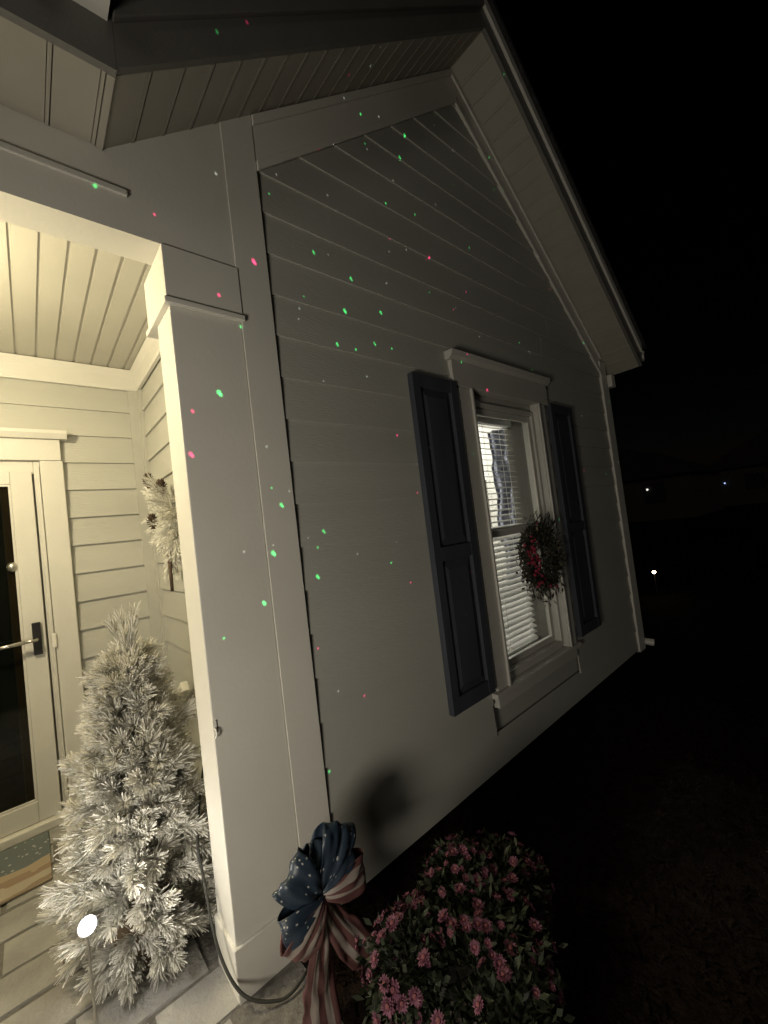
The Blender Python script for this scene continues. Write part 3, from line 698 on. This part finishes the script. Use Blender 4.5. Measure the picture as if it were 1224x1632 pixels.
# laser star projector on the lawn: one point light whose beam is masked into rays
LP = Vector((.95, -1.7, .30))
GREEN = [(350, 626, 3), (544, 493, 3), (554, 442, 2), (602, 496, 2), (496, 402, 2), (533, 548, 2), (562, 555, 1.4), (592, 545, 2), (620, 554, 1), (435, 881, 3), (448, 804, 2.2), (510, 843, 2), (500, 915, 2.5), (502, 870, 1.4), (423, 963, 2.3), (640, 214, 2), (632, 249, 2.1), (569, 181, 1.4), (610, 323, 1.5), (657, 341, 1.3), (775, 250, 1), (784, 301, 1), (744, 394, 1.1), (824, 545, 1), (727, 574, 1.4), (844, 588, 1), (926, 546, 1), (966, 638, 1), (747, 720, 1), (885, 825, 1.2), (618, 894, 1), (520, 1226, 1.6), (358, 1018, 1), (152, 296, 1.8), (385, 521, 1.4), (963, 754, .9), (578, 228, .9), (340, 50, 1.3), (802, 118, 1.1)]
RED = [(680, 410, 2.4), (404, 416, 2.8), (348, 470, 1.8), (308, 656, 1.8), (305, 724, 2.3), (768, 618, 2.3), (731, 560, 1.2), (629, 692, 1.5), (660, 783, 1), (650, 926, 1), (742, 907, 1), (575, 1105, 1.5), (501, 237, 1.2), (562, 120, 1.8), (874, 459, 1.2), (928, 749, 1.1), (719, 492, 1), (739, 464, .8), (247, 342, 1), (388, 35, 1.2), (618, 380, .8), (722, 65, 1.2), (502, 1030, 1.1)]
WHITE = [(425, 712, 1.1), (390, 880, 1), (517, 310, 1), (435, 277, .9), (590, 105, 1.4), (585, 73, 1), (616, 400, 1.1), (644, 397, 1), (716, 736, .8), (732, 973, .8), (345, 277, 1.3), (540, 155, 1), (598, 185, 1), (622, 287, 1.1), (612, 450, 1), (565, 880, 1), (473, 490, 1.1), (580, 598, 1), (510, 605, .9), (924, 662, .7), (935, 660, .8), (980, 735, .8), (988, 772, .8), (992, 835, .7), (718, 240, .8), (690, 325, .8), (534, 1098, .8), (806, 1052, .8)]
rd = random.Random(77)
WHITE += [(rd.uniform(420, 960), rd.uniform(170, 900), rd.uniform(.4, .8)) for _ in range(26)]
GREEN += [(rd.uniform(420, 940), rd.uniform(260, 800), rd.uniform(.3, .6)) for _ in range(8)]
def beam_dir(px, py):
    d = (px-612)/651.0856*rt - (py-816)/651.0856*up + fw
    p = CAM + d*(1.545/d.y)
    s = zs(p.x) if p.x > .28 else 2.955
    if p.z > s:
        q = CAM + d*(YO/d.y)
        sq = zs(q.x) if q.x > .28 else 2.955
        p = q if q.z > sq else CAM + d*(1.40/d.y)
    elif p.x > .863: p = CAM + d*(1.583/d.y)
    return (p-LP)
lz = bpy.data.lights.new('laser_beams', 'POINT'); lz.energy = 1; lz.shadow_soft_size = 0; lz.use_nodes = True
t = lz.node_tree; em = t.nodes['Emission']; geo = t.nodes.new('ShaderNodeTexCoord')
def chain(pts, amp, seed):
    rnd = random.Random(seed); acc = None
    for px, py, s in pts:
        v = beam_dir(px, py); dist = v.length; n = v.normalized()
        offs = [Vector((0, 0, 0))] + ([Vector((.006, 0, -.008)) if rnd.random() < .7 else Vector((-.004, 0, .007))] if s >= 2 else [])
        for k, of in enumerate(offs):
            nn = ((v+of).normalized())
            vm = t.nodes.new('ShaderNodeVectorMath'); vm.operation = 'DISTANCE'; vm.inputs[1].default_value = nn
            t.links.new(geo.outputs['Normal'], vm.inputs[0])
            r_ = .0094*(.55+.28*s)/dist*(.8 if k else 1)
            mr = t.nodes.new('ShaderNodeMapRange'); mr.inputs['From Min'].default_value = r_; mr.inputs['From Max'].default_value = 0; mr.interpolation_type = 'SMOOTHSTEP'
            mr.inputs['To Min'].default_value = 0; mr.inputs['To Max'].default_value = amp*rnd.uniform(.55, 1.1)*(dist*dist/9)*(.45+.25*s)
            t.links.new(vm.outputs['Value'], mr.inputs['Value'])
            if acc is None: acc = mr.outputs[0]
            else:
                a = t.nodes.new('ShaderNodeMath'); a.operation = 'ADD'; t.links.new(acc, a.inputs[0]); t.links.new(mr.outputs[0], a.inputs[1]); acc = a.outputs[0]
    return acc
cc = t.nodes.new('ShaderNodeCombineXYZ')
G, Rd, Wt = chain(GREEN, 1050, 1), chain(RED, 1250, 2), chain(WHITE, 420, 3)
def mixc(pairs):
    acc = None
    for src, col in pairs:
        s = t.nodes.new('ShaderNodeVectorMath'); s.operation = 'SCALE'; s.inputs[0].default_value = col; t.links.new(src, s.inputs['Scale'])
        if acc is None: acc = s.outputs[0]
        else:
            a = t.nodes.new('ShaderNodeVectorMath'); a.operation = 'ADD'; t.links.new(acc, a.inputs[0]); t.links.new(s.outputs[0], a.inputs[1]); acc = a.outputs[0]
    return acc
t.links.new(mixc([(G, (.06, 1, .22)), (Rd, (1, .04, .20)), (Wt, (.75, .85, .75))]), em.inputs['Color']); em.inputs['Strength'].default_value = 1
lz_o = bpy.data.objects.new('laser_beams', lz); C.objects.link(lz_o); lz_o.location = LP

# ------------------------------------------------------------------ far things in the dark
p = Vector((7.2, 2.11, 0))
T = tag(empty('path_light', (0, 0, 0)), 'tiny warm path light glowing on the dark lawn past the house corner', 'lamp')
m = MB(); m.tube([p, p+Vector((0, 0, .34))], .01, 8); m.lathe([(.035, 0), (.012, .02)], p+Vector((0, 0, .40)), 12); m.build('post', blackm, T)
m = MB(); m.lathe([(.0, -.022), (.02, -.015), (.026, 0), (.02, .018)], p+Vector((0, 0, .36)), 12); m.build('bulb', emit_mat('path_glow', (1, .78, .5), 14), T, True)
lamp('path_lamp', 'POINT', p+Vector((-.05, -.03, .36)), .4, (1, .7, .4), T, .02)
def far_house(x, y, w_, d_, h, label, lampz, lcol):
    H = tag(empty('neighbour_house', (0, 0, 0)), label, 'house')
    MB().box(x, x+d_, y, y+w_, -.3, h).build('wall', farwall, H)
    m = MB(); m.prism([(y-.4, h), (y+w_+.4, h), (y+w_/2, h+w_*.3)], 'x', x-.4, x+d_+.4); m.build('roof', farroof, H)
    for k in range(2):
        a = y+w_*(.18+.42*k); W = MB().box(x-.05, x-.001, a, a+1.2, 1.0, 2.3).build('window', dark, H)
    f = MB(); f.lathe([(.0, -.08), (.05, -.05), (.06, .02), (.0, .06)], (x-.16, lampz[0], lampz[1]), 10); f.build('porch_lamp', emit_mat('far_glow', lcol, 1.4), H, True)
far_house(32, 6.6, 8, 9, 2.7, 'low dark neighbouring house with one small white porch light', (9.02, 1.93), (1, .95, .85))
far_house(46, -1.5, 10, 9, 3.0, 'farther dark house with one small bluish light', (7.09, 1.78), (.45, .55, 1))
def far_tree(x, y, h, r, label, seed):
    rnd = random.Random(seed); T = tag(empty('dark_tree', (0, 0, 0)), label, 'tree')
    m = MB(); m.tube([(x, y, -.3), (x, y, h*.5), (x+.1, y, h*.8)], .12, 7, r1=.04); m.build('trunk', barkm, T)
    f = MB()
    for i in range(2500):
        v = Vector((rnd.gauss(0, 1), rnd.gauss(0, 1), rnd.gauss(0, 1))).normalized()*rnd.random()**.4*(1+.3*noise.noise(Vector((rnd.random()*5, 1, 2))))
        p = Vector((x+v.x*r, y+v.y*r, h*.62+v.z*h*.38)); d = Vector((rnd.uniform(-1, 1), rnd.uniform(-1, 1), rnd.uniform(-1, 1))).normalized()*.12; s = d.orthogonal().normalized()*.05
        f.add([p-d, p+s, p+d, p-s], [(0, 1, 2, 3)])
    f.build('crown', wgreen, T)
far_tree(15, .5, 2.6, .9, 'small dark leafy tree standing on the night lawn', 1)
far_tree(38, 16.5, 7, 3, 'tall dark tree beside the low neighbouring house', 2)
